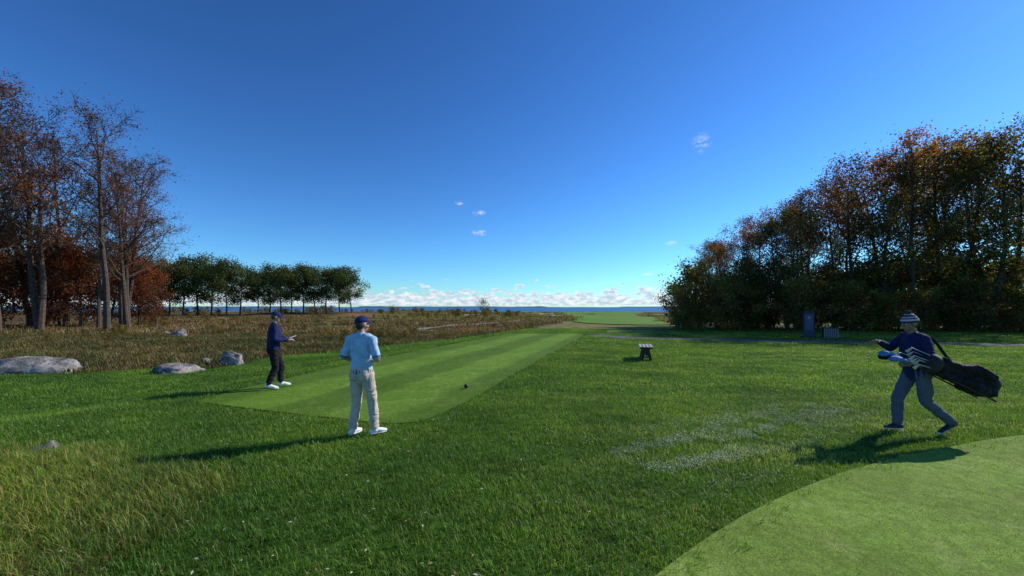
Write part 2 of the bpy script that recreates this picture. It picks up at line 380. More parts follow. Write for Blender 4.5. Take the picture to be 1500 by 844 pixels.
# ------------------------------------------------------------ trees
def bark(name,c): return simple(name,c,.95,.35,6,.6,12,0,.1)
m_bark=bark('bark_grey',(.085,.064,.05)); m_bark2=bark('bark_dark',(.085,.066,.052))
m_leafA=foliage('leaf_autumn',(1.2,1.1,1),.48,.25,(.6,.6,.6)); m_leafG=foliage('leaf_green',(1.1,1.1,1),.35,.2,(.6,.65,.6))
def tube_add(V,F,pts,r0,r1,ns):
    base=len(V); n=len(pts)
    for i,q in enumerate(pts):
        d=(pts[min(i+1,n-1)]-pts[max(i-1,0)]).normalized()
        s=d.cross(Vector((.3,1,.1))).normalized(); u=d.cross(s); r=r0+(r1-r0)*i/(n-1)
        for k in range(ns):
            a=2*math.pi*k/ns; V.append(tuple(q+s*(r*math.cos(a))+u*(r*math.sin(a))))
    for i in range(n-1):
        for k in range(ns):
            a_=base+i*ns+k; b_=base+i*ns+(k+1)%ns; F.append((a_,b_,b_+ns,a_+ns))
def branch(r,p,d,L,nseg,wob,up):
    pts=[p.copy()]; d=d.normalized()
    for i in range(nseg):
        d=(d+Vector((r.gauss(0,wob),r.gauss(0,wob),r.gauss(0,wob)+up))).normalized(); p=p+d*(L/nseg); pts.append(p.copy())
    return pts
def make_tree(name,seed,H,tr,clear,spread,nl,nsub,ntw,nleaf,lsz,lsig,pal,mats,rise=.5,topw=.5,forks=1,leafprob=1.0,vase=False,lowpal=None,lowf=.5):
    r=random.Random(seed); V=[];F=[];LP=[]
    trunks=[]
    for k in range(forks):
        d=Vector((r.gauss(0,.05),r.gauss(0,.05),1)) if forks==1 else Vector((.13*math.cos(k*3.1+seed),.13*math.sin(k*3.1+seed),1))
        pts=branch(r,Vector((0,0,-.2)),d,H*.93*(1 if k==0 else r.uniform(.75,.95)),12,.045,.03); trunks.append(pts); tube_add(V,F,pts,tr,tr*.12,8)
    for pts in trunks:
        for i in range(nl):
            f=clear+(1-clear)*((i+.5)/nl)**.9*.98
            q=f*12; j=min(int(q),11); p=pts[j].lerp(pts[j+1],q-j)
            az=i*2.4+r.uniform(-.5,.5); u=(f-clear)/(1-clear)
            prof=(math.sin(math.pi*(.18+.75*u))**.7) if not vase else (.45+.55*math.sin(math.pi*min(1,.15+u*.6)))*(1-.45*u)
            L=spread*H*prof*r.uniform(.55,1.25)
            el=rise*(.5+.9*u)+r.uniform(-.15,.15)
            d=Vector((math.cos(az)*math.cos(el),math.sin(az)*math.cos(el),math.sin(el)))
            lp=branch(r,p,d,L,6,.13,.06); rr=tr*(.42-.25*u); tube_add(V,F,lp,rr,rr*.2,5)
            pl=lowpal if (lowpal and f+r.gauss(0,.08)<lowf) else pal
            ldark=r.uniform(.6,1.4); lk=r.choice(pl)
            for s in range(nsub):
                q2=(.25+.75*(s+r.random())/nsub)*6; j2=min(int(q2),5); p2=lp[j2].lerp(lp[j2+1],min(1,q2-j2))
                dd=(lp[min(j2+1,6)]-lp[j2]).normalized(); sd=Vector((r.gauss(0,1),r.gauss(0,1),r.gauss(.3,.7))).normalized()
                sp=branch(r,p2,dd*.6+sd*.8,L*r.uniform(.25,.5),4,.16,.05); tube_add(V,F,sp,rr*.3,rr*.1,4)
                bare=r.random()>leafprob
                for w in range(ntw):
                    q3=(.2+.8*r.random())*4; j3=min(int(q3),3); p3=sp[j3].lerp(sp[j3+1],min(1,q3-j3))
                    d3=(sp[j3+1]-sp[j3]).normalized()*.7+Vector((r.gauss(0,.7),r.gauss(0,.7),r.gauss(.15,.6)))
                    tw=branch(r,p3,d3,L*r.uniform(.1,.22)+.15,3,.2,.03); tube_add(V,F,tw,.016,.006,3)
                    if not bare:
                        k=r.choice(pl) if r.random()<.5 else lk; dark=ldark*r.uniform(.7,1.25)
                        for z in range(nleaf):
                            c=tw[r.randint(1,3)]+Vector((r.gauss(0,lsig),r.gauss(0,lsig),r.gauss(0,lsig*.8)))
                            LP.append((c,tuple(x*dark*r.uniform(.75,1.25) for x in k)))
    nb=len(F); C=[(.07,.06,.05)]*len(V)
    for c,k in LP:
        s=lsz*r.uniform(.6,1.3)
        a=Vector((r.gauss(0,1),r.gauss(0,1),r.gauss(0,1))).normalized(); b_=a.cross(Vector((r.gauss(0,1),r.gauss(0,1),r.gauss(0,1)))).normalized()
        b0=len(V); V+=[tuple(c-a*s*.6),tuple(c+b_*s*.4),tuple(c+a*s*.6),tuple(c-b_*s*.35)]; F.append((b0,b0+1,b0+2,b0+3)); C+=[k]*4
    return mesh_from(name,V,F,mats,False,C,[0]*nb+[1]*(len(F)-nb))
def place(name,me,x,y,s=1.0,rz=None,sz=None):
    o=obj(name,me,None,(x,y,hgt(x,y)-.05)); o.rotation_euler=(0,0,random.uniform(0,6.28) if rz is None else rz)
    o.scale=(s,s,s if sz is None else sz); return o
BR=[(.22,.07,.025),(.28,.09,.028),(.16,.06,.027),(.30,.12,.03),(.13,.085,.03)]
OG=[(.11,.13,.022),(.14,.145,.028),(.19,.12,.028),(.08,.11,.018),(.20,.15,.03)]
OR=[(.30,.085,.028),(.26,.115,.03),(.17,.10,.026),(.22,.07,.026),(.14,.10,.026)]
DG=[(.05,.08,.017),(.065,.10,.02),(.09,.11,.025),(.09,.09,.022)]
RB=[(.22,.06,.025),(.26,.08,.028),(.16,.055,.025)]
tall=[make_tree('bt%d'%i,200+i,18,.25,.34,.31,14,8,9,4,.13,.40,BR+RB[:1],[m_bark,m_leafA],.75,vase=True,leafprob=(.82,.66,.78)[i],forks=1+(i%2)) for i in range(3)]
wood=[make_tree('wt%d'%i,220+i,16,.22,.20,.27,17,7,6,9,.17,.36,(OR+OG[:1] if i%2 else OG+OR[:3]),[m_bark2,m_leafA],.6,leafprob=.84,forks=1+(i==2),lowpal=OG,lowf=.5) for i in range(4)]
oak=[make_tree('ok%d'%i,240+i,12,.22,.24,.46,18,7,5,11,.30,.55,DG,[m_bark2,m_leafG],.45,forks=1) for i in range(3)]
shr=[make_tree('sh%d'%i,260+i,4,.07,.04,.45,12,5,4,12,.14,.26,(OG if i else OG+OR[:2]),[m_bark2,m_leafG],.5) for i in range(2)]
beech=[make_tree('be%d'%i,270+i,8,.12,.10,.3,18,6,5,11,.15,.35,RB+BR[:2],[m_bark,m_leafA],.45) for i in range(2)]
for i,(x,y,h) in enumerate([(-37.6,37,20),(-43.3,36.5,20.5),(-44.6,34.5,21),(-47,42,20),(-42.5,43.5,18.5),(-52,43,20),(-51,35,20),(-57,39,21),(-60,47,20),(-41,39.5,15),(-39.5,41,17)]):
    place('tall_oak_tree',tall[i%3],x,y,h/18)
for i,(x,y,h) in enumerate([(-50,44,10),(-54,47,11),(-46.5,46,10),(-58,44,12),(-64,50,11),(-44,47,8),(-62,42,9),(-48,41,8),(-41,46,7),(-52,40,11),(-45.5,42,9)]):
    place('beech_tree',beech[i%2],x,y,h/8)
RW=[(17.6,33,7.4),(20.6,34,8.8),(22.8,33,10.2),(25.4,34,11.4),(27.8,33,14.0),(29.8,32,14.2),(31.6,31,15.4),(34.4,31.4,15.8),(36.2,30,15.2),(38.6,30,15),(41.5,31,16),
    (19.5,38,7.8),(23.5,38,10.2),(27.5,38,12),(31,38,14),(34.5,37,15.5),(39,37,16.5),(43,38,17),(22,44,9.8),(27,45,12),(32,45,14),(38,45,16),(44,45,17)]
for i,(x,y,h) in enumerate(RW): place('oak_tree',wood[(i*3+i//4)%4],x,y,h/16)
for i in range(64):
    u=(i%32)/31; row=i//32; x=14.2+28.5*u+random.uniform(-.6,.6)+row*1.5; y=31.6-2.5*u+random.uniform(-1.0,1.5)+ (2.5 if i%2 else 0)+row*4.5; place('shrub',shr[i%2],x,y,random.uniform(.55,.95)*(1+.2*u)*(1+.5*row))
for i,(px,D,h) in enumerate([(20,98,14),(75,102,13.5),(135,100,14),(175,106,13),(207,97,13.3),(228,112,13.3),(248,103,12.8),(268,96,12),(290,99,13.6),(310,108,13),(332,97,12.4),(352,104,11.8),(378,112,11),(395,104,10.6),(412,96,10.6),(428,108,11),(445,99,10.8),(462,106,11),(478,98,10.6),(498,104,10.8),(515,99,10.2),(-40,100,14),(-100,98,14)]):
    place('round_oak_tree',oak[i%3],(px-750)/583*D,D,h/12)
place('lone_tree',make_tree('lone',301,4.6,.09,.3,.5,12,5,5,3,.16,.25,DG,[m_bark2,m_leafG],.5),-10.4,145,1.25)
pts=[]
for i in range(150):
    D=random.uniform(85,210); px=random.uniform(180,620) if i%3 else random.uniform(620,760)
    pts.append(((px-750)/583*D,D,0))
pts=[(x,y,hgt(x,y)-.3) for x,y,z in pts if not inpoly(x,y,FAIR)]
for i in range(60):
    D=random.uniform(60,130); x=D*random.uniform(.46,.62)
    if not inpoly(x,D,FAIR): pts.append((x,D,hgt(x,D)-.2))
scatter('scrub_bushes',pts,[bpy.data.objects.new('sb%d'%i,shr[i]) for i in range(2)],.3,.6)
pts=[]
for i in range(420):
    D=random.uniform(24,90); x=D*random.uniform(-1.25,.06)
    if isheath(x,D) and pdist(x,D,PATH_L)>1.2 and noise.noise(Vector((x*.09,D*.09,21)))>.0: pts.append((x,D,hgt(x,D)-.05))
scatter('low_heath_shrubs',pts,[bpy.data.objects.new('lb%d'%i,shr[i]) for i in range(2)],.07,.2)
# ------------------------------------------------------------ people
class Body:
    def __init__(s): s.V=[];s.F=[];s.lab=[]
    def tube(s,pts,rads,side,label,n=18,step=.014,cap=1.0):
        pts=[Vector(p) for p in pts]; rads=[(r,r) if isinstance(r,(int,float)) else r for r in rads]; side=Vector(side)
        P=[];Rr=[]
        for i in range(len(pts)-1):
            p0=pts[max(i-1,0)];p1=pts[i];p2=pts[i+1];p3=pts[min(i+2,len(pts)-1)]
            k=max(2,int((p2-p1).length/step))
            for j in range(k):
                t_=j/k; q=.5*((2*p1)+(p2-p0)*t_+(2*p0-5*p1+4*p2-p3)*t_**2+(3*p1-p0-3*p2+p3)*t_**3); P.append(q)
                e=t_*t_*(3-2*t_); Rr.append((rads[i][0]*(1-e)+rads[i+1][0]*e,rads[i][1]*(1-e)+rads[i+1][1]*e))
        P.append(pts[-1]);Rr.append(rads[-1])
        if cap>0:
            d0=(P[0]-P[1]).normalized(); d1=(P[-1]-P[-2]).normalized(); a,b=Rr[0]; c,d=Rr[-1]
            P0=[];R0=[];P1=[];R1=[]
            for th in (80,60,40,20):
                th=math.radians(th); P0.append(P[0]+d0*min(a,b)*cap*math.sin(th)); R0.append((a*math.cos(th),b*math.cos(th)))
            for th in (20,40,60,80):
                th=math.radians(th); P1.append(P[-1]+d1*min(c,d)*cap*math.sin(th)); R1.append((c*math.cos(th),d*math.cos(th)))
            P=P0+P+P1; Rr=R0+Rr+R1
        b0=len(s.V); m=len(P)
        for i in range(m):
            t_=(P[min(i+1,m-1)]-P[max(i-1,0)]).normalized(); sd=side-t_*side.dot(t_)
            if sd.length<.05: sd=t_.orthogonal()
            sd.normalize(); u=t_.cross(sd)
            for k in range(n):
                a=2*math.pi*k/n; s.V.append(P[i]+sd*(Rr[i][0]*math.cos(a))+u*(Rr[i][1]*math.sin(a))); s.lab.append(label)
        for i in range(m-1):
            for k in range(n):
                a_=b0+i*n+k; b_=b0+i*n+(k+1)%n; s.F.append((a_,b_,b_+n,a_+n))
        s.F.append(tuple(b0+k for k in range(n))[::-1]); s.F.append(tuple(b0+(m-1)*n+k for k in range(n)))
    def ell(s,c,r,label,M=None,n=20):
        c=Vector(c); b0=len(s.V); M=M or Matrix.Identity(3); rows=n//2
        for i in range(rows+1):
            th=math.pi*(i+.02)/(rows+.04)
            for k in range(n):
                a=2*math.pi*k/n; q=Vector((r[0]*math.sin(th)*math.cos(a),r[1]*math.sin(th)*math.sin(a),r[2]*math.cos(th))); s.V.append(c+M@q); s.lab.append(label)
        for i in range(rows):
            for k in range(n):
                a_=b0+i*n+k; b_=b0+i*n+(k+1)%n; s.F.append((a_,a_+n,b_+n,b_))
        s.F.append(tuple(b0+k for k in range(n))); s.F.append(tuple(b0+rows*n+k for k in range(n))[::-1])
    def hand(s,w,d,nrm,sgn,curl,label='skin'):
        w=Vector(w); d=Vector(d).normalized(); nrm=Vector(nrm); nrm=(nrm-d*nrm.dot(d)).normalized(); sd=d.cross(nrm).normalized()*sgn
        s.tube([w-d*.01,w+d*.035,w+d*.085],[(.027,.019),(.038,.016),(.041,.013)],sd,label,14,.01)
        for i,(off,L) in enumerate(((.031,.072),(.0105,.08),(-.0105,.075),(-.031,.058))):
            p=w+d*.083+sd*off; pts=[p-d*.02]; dd=d+sd*off*2.0; pts.append(p); ang=0
            for k,fr in enumerate((.45,.3,.25)):
                ang+=curl*(.6 if k==0 else .9); v=dd.normalized()*math.cos(ang)-nrm*math.sin(ang); p=p+v*L*fr; pts.append(p)
            s.tube(pts,[.0095,.0095,.009,.0085,.007],sd,label,10,.008)
        p=w+d*.03+sd*.028; v=(d*.6+sd*.75-nrm*.3).normalized(); q=p+v*.035; v2=(d*.85+sd*.2-nrm*(.3+curl*.3)).normalized()
        s.tube([p-v*.015,q,q+v2*.03,q+v2*.052],[.013,.012,.0105,.008],nrm,label,10,.008)
    def build(s,name,parent,mats,folds,voxel=.0048):
        me=bpy.data.meshes.new(name+'_t'); me.from_pydata([tuple(v) for v in s.V],[],s.F)
        o=bpy.data.objects.new(name+'_t',me); sc.collection.objects.link(o)
        md=o.modifiers.new('r','REMESH'); md.mode='VOXEL'; md.voxel_size=voxel; md.use_smooth_shade=True
        sm=o.modifiers.new('s','SMOOTH'); sm.factor=.5; sm.iterations=4
        dg=bpy.context.evaluated_depsgraph_get(); nm=bpy.data.meshes.new_from_object(o.evaluated_get(dg),depsgraph=dg); bpy.data.objects.remove(o)
        kd=KDTree(len(s.V))
        for i,v in enumerate(s.V): kd.insert(v,i)
        kd.balance(); keys=list(mats.keys())
        nm.materials.clear()
        for k in keys: nm.materials.append(mats[k])
        for pl in nm.polygons:
            pl.material_index=keys.index(s.lab[kd.find(pl.center)[1]]); pl.use_smooth=True
        if folds:
            co=[v.co.copy() for v in nm.vertices]; no=[v.normal.copy() for v in nm.vertices]; mk=[0.0]*len(co)
            for pl in nm.polygons:
                a=folds.get(keys[pl.material_index],0)
                for vi in pl.vertices: mk[vi]=max(mk[vi],a) if a else mk[vi]
            for i,v in enumerate(nm.vertices):
                if mk[i]>0:
                    q=co[i]; w=noise.noise(q*4)*.8
                    rd=1-abs(noise.noise(Vector((q.x*7+w,q.y*7,q.z*13+w*3))))*2
                    rd2=noise.noise(Vector((q.x*14,q.y*14,q.z*9+5)))
                    v.co=co[i]+no[i]*mk[i]*(rd*.7+rd2*.5-.2)
        nm.update(); nm.name=name; return obj(name,nm,parent)
def fabric(name,c,b=.25): return simple(name,c,.85,.12,9,b,260,0,.2)
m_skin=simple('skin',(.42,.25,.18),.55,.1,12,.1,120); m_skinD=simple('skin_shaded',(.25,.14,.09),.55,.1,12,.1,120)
m_hair=simple('hair',(.03,.02,.014),.7,.4,90,.5,200)
m_eye=simple('eye_white',(.7,.7,.68),.3,.02); m_pup=simple('eye_iris',(.03,.02,.015),.2,.1)
def build_person(name,loc,az,P,mats,hat,sleeve_skin=True,jacket=False,scale=1.0):
    root=empty(name,loc,-math.radians(az)); root.scale=(scale,)*3
    B=Body(); X=(1,0,0); ln=P.get('lean',0.0)
    def T(x,y,z):
        f=max(0,z-.92); return Vector((x,y+ln*f,z))
    B.tube([T(0,0,.85),T(0,-.005,.93),T(0,0,1.03)],[(.13,.10),(.172,.125),(.155,.112)],X,'trousers')
    for sx in(-1,1): B.ell((sx*.075,-.055,.90),(.09,.085,.10),'trousers')
    g=.012 if jacket else .0
    B.tube([T(0,0,.96 if not jacket else .88),T(0,0,1.07),T(0,.012,1.20),T(0,.012,1.32),T(0,0,1.41),T(0,-.008,1.475)],
           [(.168+g,.124+g),(.163+g,.122+g),(.175+g,.13+g),(.18+g,.128+g),(.165+g,.105+g),(.085,.07)],X,'top')
    if not jacket: B.tube([T(0,0,.945),T(0,0,.965)],[(.173,.129),(.172,.128)],X,'belt',24,.01,.05)
    for sx,k in((-1,'L'),(1,'R')):
        sh=T(sx*.19,0,1.425); el=Vector(P['el'+k]); wr=Vector(P['wr'+k])
        B.tube([T(sx*.05,-.005,1.475),T(sx*.12,0,1.462),sh],[.055,.058,.062+g*.4],(0,1,0),'top')
        a=el-sh
        if sleeve_skin:
            B.tube([sh,sh+a*.4,sh+a*.92],[.064,.060,.058],(0,1,.2),'top'); B.tube([sh+a*.92,sh+a*.98],[.0595,.0595],(0,1,.2),'band',cap=.2)
            B.tube([sh+a*.7,el],[.045,.042],(0,1,.2),'skin')
            B.tube([el,el.lerp(wr,.35),wr],[.042,.041,.027],(0,1,.2),'skin')
            B.tube([el.lerp(wr,.86),el.lerp(wr,.93)],[.033,.033],(0,1,.2),'watch',cap=.2)
        else:
            B.tube([sh,sh.lerp(el,.5),el,el.lerp(wr,.5),el.lerp(wr,.93)],[.068,.062,.056,.05,.042],(0,1,.2),'top')
            B.tube([el.lerp(wr,.8),wr],[.03,.028],(0,1,.2),'skin')
        hd=P['hd'+k]; B.hand(wr,hd[0],hd[1],hd[2],hd[3])
        hp=Vector((sx*.095,0,.90)); kn=Vector(P['kn'+k]); an=Vector(P['an'+k]); f=Vector(P['ft'+k]).normalized()
        B.tube([hp,hp.lerp(kn,.5),kn,kn.lerp(an,.35),kn.lerp(an,.93)],[.097,.088,.071,.069,.060],X,'trousers')
        up=Vector((0,0,1)); up=(up-f*up.z).normalized() if f.z else up; sdd=f.cross(up)
        B.tube([an+up*.03,an-up*.03],[.042,.045],X,'shoe')
        B.tube([an-f*.055-up*.038,an+f*.02-up*.035,an+f*.09-up*.042,an+f*.165-up*.052],[(.033,.036),(.038,.044),(.045,.036),(.036,.024)],sdd,'shoe')
        B.tube([an-f*.06-up*.074,an+f*.03-up*.074,an+f*.1-up*.075,an+f*.17-up*.073],[(.034,.011),(.036,.011),(.047,.011),(.036,.011)],sdd,'sole')
    nk=T(0,-.005,1.46); hc=T(0,.02,1.65)+Vector((0,.015,0)); hy=math.radians(P.get('yaw',0)); hpch=math.radians(P.get('pitch',0))
    M=(Matrix.Rotation(-hy,3,'Z')@Matrix.Rotation(-hpch,3,'X'))
    B.tube([nk,hc+M@Vector((0,-.02,-.07))],[.058,.054],X,'skin')
    B.tube([T(0,-.008,1.465),T(0,-.002,1.505)],[(.072,.068),(.066,.064)],X,'top',cap=.15)
    H=lambda x,y,z: hc+M@Vector((x,y,z))
    B.ell(H(0,-.008,.02),(.074,.094,.098),'skin',M); B.ell(H(0,.022,-.045),(.058,.066,.068),'skin',M); B.ell(H(0,.055,-.088),(.028,.024,.022),'skin',M)
    B.tube([H(0,.082,.02),H(0,.10,-.012),H(0,.107,-.025)],[.008,.011,.014],M@Vector(X),'skin',10,.006)
    for sx in(-1,1):
        B.ell(H(sx*.076,-.005,-.005),(.010,.02,.032),'skin',M,12); B.ell(H(sx*.03,.076,.026),(.02,.012,.007),'hair',M,10)
        B.ell(H(sx*.05,.045,-.03),(.024,.026,.024),'skin',M,12)
    B.tube([H(-.022,.083,-.058),H(0,.09,-.057),H(.022,.083,-.058)],[(.006,.006)]*3,(0,0,1),'lip',8,.006)
    B.ell(H(0,-.024,.022),(.079,.088,.094),'hair',M); B.ell(H(0,-.055,-.03),(.06,.045,.05),'hair',M)
    B.build('body',root,mats,P.get('folds',{'top':.013,'trousers':.015}))
    for sx in(-1,1):
        E=Body(); E.ell(H(sx*.03,.078,.006),(.013,.011,.008),'e',M,12); obj('eye',mesh_from('eye',E.V,E.F,[m_eye],True),root)
        E=Body(); E.ell(H(sx*.03,.087,.006),(.006,.004,.006),'e',M,12); obj('iris',mesh_from('iris',E.V,E.F,[m_pup],True),root)
    if hat[0]=='cap':
        V=[];F=[];n=28;rows=9; cm=hat[1]
        for i in range(rows+1):
            th=math.radians(2+88*i/rows)
            for k in range(n):
                a=2*math.pi*k/n; V.append(H(.087*math.sin(th)*math.cos(a),-.012+.106*math.sin(th)*math.sin(a),.045+.092*math.cos(th)))
        for i in range(rows):
            for k in range(n): a_=i*n+k;b_=i*n+(k+1)%n; F.append((a_,a_+n,b_+n,b_))
        F.append(tuple(range(n)))
        o=obj('cap_crown',mesh_from('cap_crown',V,F,[cm],True),root); sd=o.modifiers.new('s','SOLIDIFY'); sd.thickness=.004
        V=[];F=[]
        for j in range(7):
            for k in range(13):
                u=(k/12-.5)*2; w=.078; x=u*w; y0=-.012+.106*math.sqrt(max(0,1-(x/.087)**2))-.004; y1=y0+.075*math.sqrt(max(0,1-u*u*.85)); y=y0+(y1-y0)*j/6
                V.append(H(x,y,.047-.012*j/6-.022*u*u))
        for j in range(6):
            for k in range(12): a_=j*13+k; F.append((a_,a_+1,a_+14,a_+13))
        o=obj('cap_bill',mesh_from('cap_bill',V,F,[cm],True),root); sd=o.modifiers.new('s','SOLIDIFY'); sd.thickness=.004
        E=Body(); E.ell(H(0,-.012,.138),(.009,.009,.005),'e',M,10); obj('cap_button',mesh_from('cap_button',E.V,E.F,[cm],True),root)
    else:
        ms_=hat[1]; V=[];F=[];mi=[];n=40;rows=22
        for i in range(rows+1):
            th=math.radians(2+98*i/rows)
            for k in range(n):
                a=2*math.pi*k/n; rb=1+.018*math.cos(k*math.pi)
                cf=1.07 if i>rows*.72 else 1
                V.append(H(.086*rb*cf*math.sin(th)*math.cos(a),-.012+.105*rb*cf*math.sin(th)*math.sin(a),.04+.125*math.cos(th)))
        for i in range(rows):
            for k in range(n): a_=i*n+k;b_=i*n+(k+1)%n; F.append((a_,a_+n,b_+n,b_)); mi.append([1,1,1,0,0,0,1,1,0,0,0,0,1,1,0,0,1,1,1,0,0,0][i])
        F.append(tuple(range(n))); mi.append(1)
        obj('beanie',mesh_from('beanie',V,F,ms_,True,None,mi),root)
        bm=bmesh.new(); bmesh.ops.create_icosphere(bm,subdivisions=4,radius=.03)
        for v in bm.verts: v.co*=1+.18*noise.noise(v.co*120)
        for v in bm.verts: v.co=H(0,-.012,.175)+v.co
        me=bpy.data.meshes.new('pompom'); bm.to_mesh(me); bm.free(); me.materials.append(ms_[0]); obj('pompom',me,root)
    return root
m_navy=fabric('navy_fabric',(.012,.018,.075)); m_cap=fabric('cap_navy',(.01,.022,.10)); m_lblue=fabric('light_blue_polo',(.36,.54,.70)); m_stone=fabric('stone_trousers',(.52,.46,.37))
m_blk=fabric('black_trousers',(.012,.012,.015)); m_white=simple('white_leather',(.75,.75,.75),.5,.05); m_jean=fabric('grey_blue_trousers',(.085,.105,.14)); m_bshoe=simple('black_shoe',(.02,.02,.022),.5,.2)
m_lip=simple('lip',(.35,.15,.12),.5,.05); m_bkp=simple('black_rubber',(.015,.015,.016),.45,.2); m_belt=simple('belt_leather',(.10,.06,.035),.5,.2)
base=lambda **k: {**dict(skin=m_skin,hair=m_hair,lip=m_lip,sole=m_white,watch=m_bkp,band=m_navy,belt=m_belt),**k}
x,y=-2.18,5.78
build_person('golfer',(x,y,hgt(x,y)+.03),14,dict(lean=-.03,yaw=22,
  elL=(-.265,-.07,1.165),wrL=(-.14,.15,1.08),elR=(.285,-.06,1.165),wrR=(.17,.17,1.10),
  hdL=((.85,.4,-.05),(-.3,.8,.3),1,.7),hdR=((-.85,.4,0),(.3,.8,.3),-1,.7),
  knL=(-.115,.035,.49),anL=(-.135,-.03,.085),ftL=(.1,1,0),knR=(.125,.08,.49),anR=(.17,.08,.085),ftR=(.75,1,0)),
  base(top=m_lblue,trousers=m_stone,shoe=m_white),('cap',m_cap),scale=.965)
x,y=-5.45,9.1
build_person('golfer',(x,y,hgt(x,y)+.03),56,dict(lean=.03,yaw=5,pitch=14,
  elL=(-.25,.0,1.16),wrL=(-.16,.27,1.13),elR=(.26,.02,1.15),wrR=(.13,.28,1.12),
  hdL=((.3,1,0),(-.4,0,.9),1,.5),hdR=((-.2,1,.05),(.3,0,.9),-1,.5),
  knL=(-.09,.16,.50),anL=(-.09,.14,.11),ftL=(-.1,1,-.12),knR=(.10,.03,.48),anR=(.11,-.12,.11),ftR=(.05,1,-.25)),
  base(top=m_navy,trousers=m_blk,shoe=m_white),('cap',m_cap),False,True,.985)
sx_,sy_=6.0,5.9
cad=build_person('caddie',(sx_,sy_,hgt(sx_,sy_)+.035),-84,dict(lean=.10,yaw=-4,pitch=6,
  elL=(-.29,.06,1.16),wrL=(-.25,.30,1.06),elR=(.24,.20,1.26),wrR=(.16,.42,1.36),
  hdL=((.1,1,.0),(-.7,0,.7),1,1.1),hdR=((-.3,1,.25),(.3,-.2,.9),-1,1.0),
  knL=(-.10,-.05,.475),anL=(-.10,-.40,.16),ftL=(0,.85,-.5),knR=(.10,.19,.49),anR=(.10,.20,.085),ftR=(0,1,0)),
  base(top=m_navy,trousers=m_jean,shoe=m_bshoe,skin=m_skinD),('beanie',[fabric('beanie_dark',(.03,.04,.07),.6),fabric('beanie_white',(.45,.45,.45),.6)]),False,True,.965)
bag=empty('golf_bag',(6.30,5.60,hgt(6.2,5.6)+.93)); 
d=Vector((-.92,.0,.33)).normalized(); bag.rotation_euler=d.to_track_quat('X','Z').to_euler(); bag.scale=(1,-1,1)
m_bag=simple('bag_nylon',(.012,.012,.014),.75,.3,15,.3,200,0,.15); m_bag2=simple('bag_trim',(.03,.03,.033),.7,.2,20,0,1,0,.2); m_steel=simple('club_steel',(.4,.4,.42),.35,.1,9,0,1,1)
B=Body(); B.tube([(-.43,0,0),(-.38,0,0),(-.1,0,0),(.2,0,0),(.42,0,0)],[(.095,.125),(.12,.14),(.125,.14),(.115,.13),(.125,.13)],(0,1,0),'bag',28,.02,.15)
B.tube([(-.40,-.09,-.11),(-.15,-.1,-.13),(.04,-.1,-.10)],[(.07,.075),(.08,.09),(.06,.07)],(0,1,0),'bag',16,.02,.6)
B.tube([(-.38,.02,-.14),(-.08,.02,-.15)],[(.085,.06),(.08,.06)],(0,1,0),'bag',16,.02,.8)
B.tube([(-.34,-.10,.08),(-.1,-.11,.10),(.1,-.10,.08)],[(.05,.055),(.06,.07),(.05,.055)],(0,1,0),'bag',16,.02,.6)
B.tube([(.10,-.07,-.11),(.34,-.07,-.11)],[(.065,.055),(.06,.05)],(0,1,0),'bag',16,.02,.8)
B.tube([(.14,-.09,.07),(.36,-.08,.08)],[(.045,.05),(.045,.045)],(0,1,0),'bag',16,.02,.8)
B.build('bag_body',bag,{'bag':m_bag},{'bag':.02},.008)
def part(name,parent,mat,*tubes,n=14):
    B=Body()
    for pts,rads,side in tubes: B.tube(pts,rads,side,'x',n,.02,.6)
    return obj(name,mesh_from(name,B.V,B.F,[mat],True),parent)
part('bag_collar',bag,m_bag2,([(.40,0,0),(.45,0,0)],[(.132,.138),(.134,.14)],(0,1,0)),n=28)
part('bag_base',bag,m_bag2,([(-.455,0,0),(-.43,0,0)],[(.115,.13),(.12,.135)],(0,1,0)),n=28)
part('bag_legs',bag,m_bag2,([(.38,-.10,-.12),(-.20,-.16,-.20),(-.42,-.15,-.22)],[.010,.010,.014],(0,1,0)),([(.38,.05,-.13),(-.42,.06,-.22)],[.010,.010],(0,1,0)))
part('bag_strap',bag,m_bag2,([(.10,.04,.12),(.20,.08,.20),(.32,.11,.31),(.44,.14,.39),(.54,.22,.38),(.52,.24,.22),(.44,.12,.12)],[(.028,.007)]*7,(0,1,.0)))
m_hc=simple('headcover_blue',(.05,.16,.42),.7,.15,20,.3,150)
rr=random.Random(5)
for i in range(10):
    a=rr.uniform(0,6.28); q=rr.uniform(.02,.09); y0,z0=q*math.cos(a),q*math.sin(a); L=rr.uniform(.66,.85) if i>2 else 1.0+.05*i
    e=Vector((L,y0*1.5-.02,z0*1.3+(.0 if i>2 else .04*(i-1))))
    part('club_shaft',bag,m_steel,([(.2,y0,z0),e],[.006,.0055],(0,1,0)),n=8)
    if i<=2:
        part('headcover',bag,(m_hc if i!=1 else m_bag),([e-Vector((.14,0,0)),e-Vector((.04,0,0)),e+Vector((.02,.0,-.02)),e+Vector((.07,0,-.04))],[(.022,.022),(.03,.03),(.055,.045),(.04,.035)],(0,1,0)))
    else:
        part('club_head',bag,m_steel,([e,e+Vector((.01,.01,-.03)),e+Vector((.03,.02,-.075))],[(.007,.009),(.010,.02),(.008,.03)],(0,1,0)))
sc_o=obj('scorecard',mesh_from('scorecard',[(-.05,0,-.003),(.05,0,-.003),(.05,.15,.0),(-.05,.15,.0),(-.05,0,.001),(.05,0,.001),(.05,.15,.004),(-.05,.15,.004)],[(0,3,2,1),(4,5,6,7),(0,1,5,4),(1,2,6,5),(2,3,7,6),(3,0,4,7)],[simple('card',(.8,.8,.78),.6,.03)]),bpy.data.objects['golfer.001'],(-.02,.33,1.155)); sc_o.rotation_euler=(.3,0,.2)
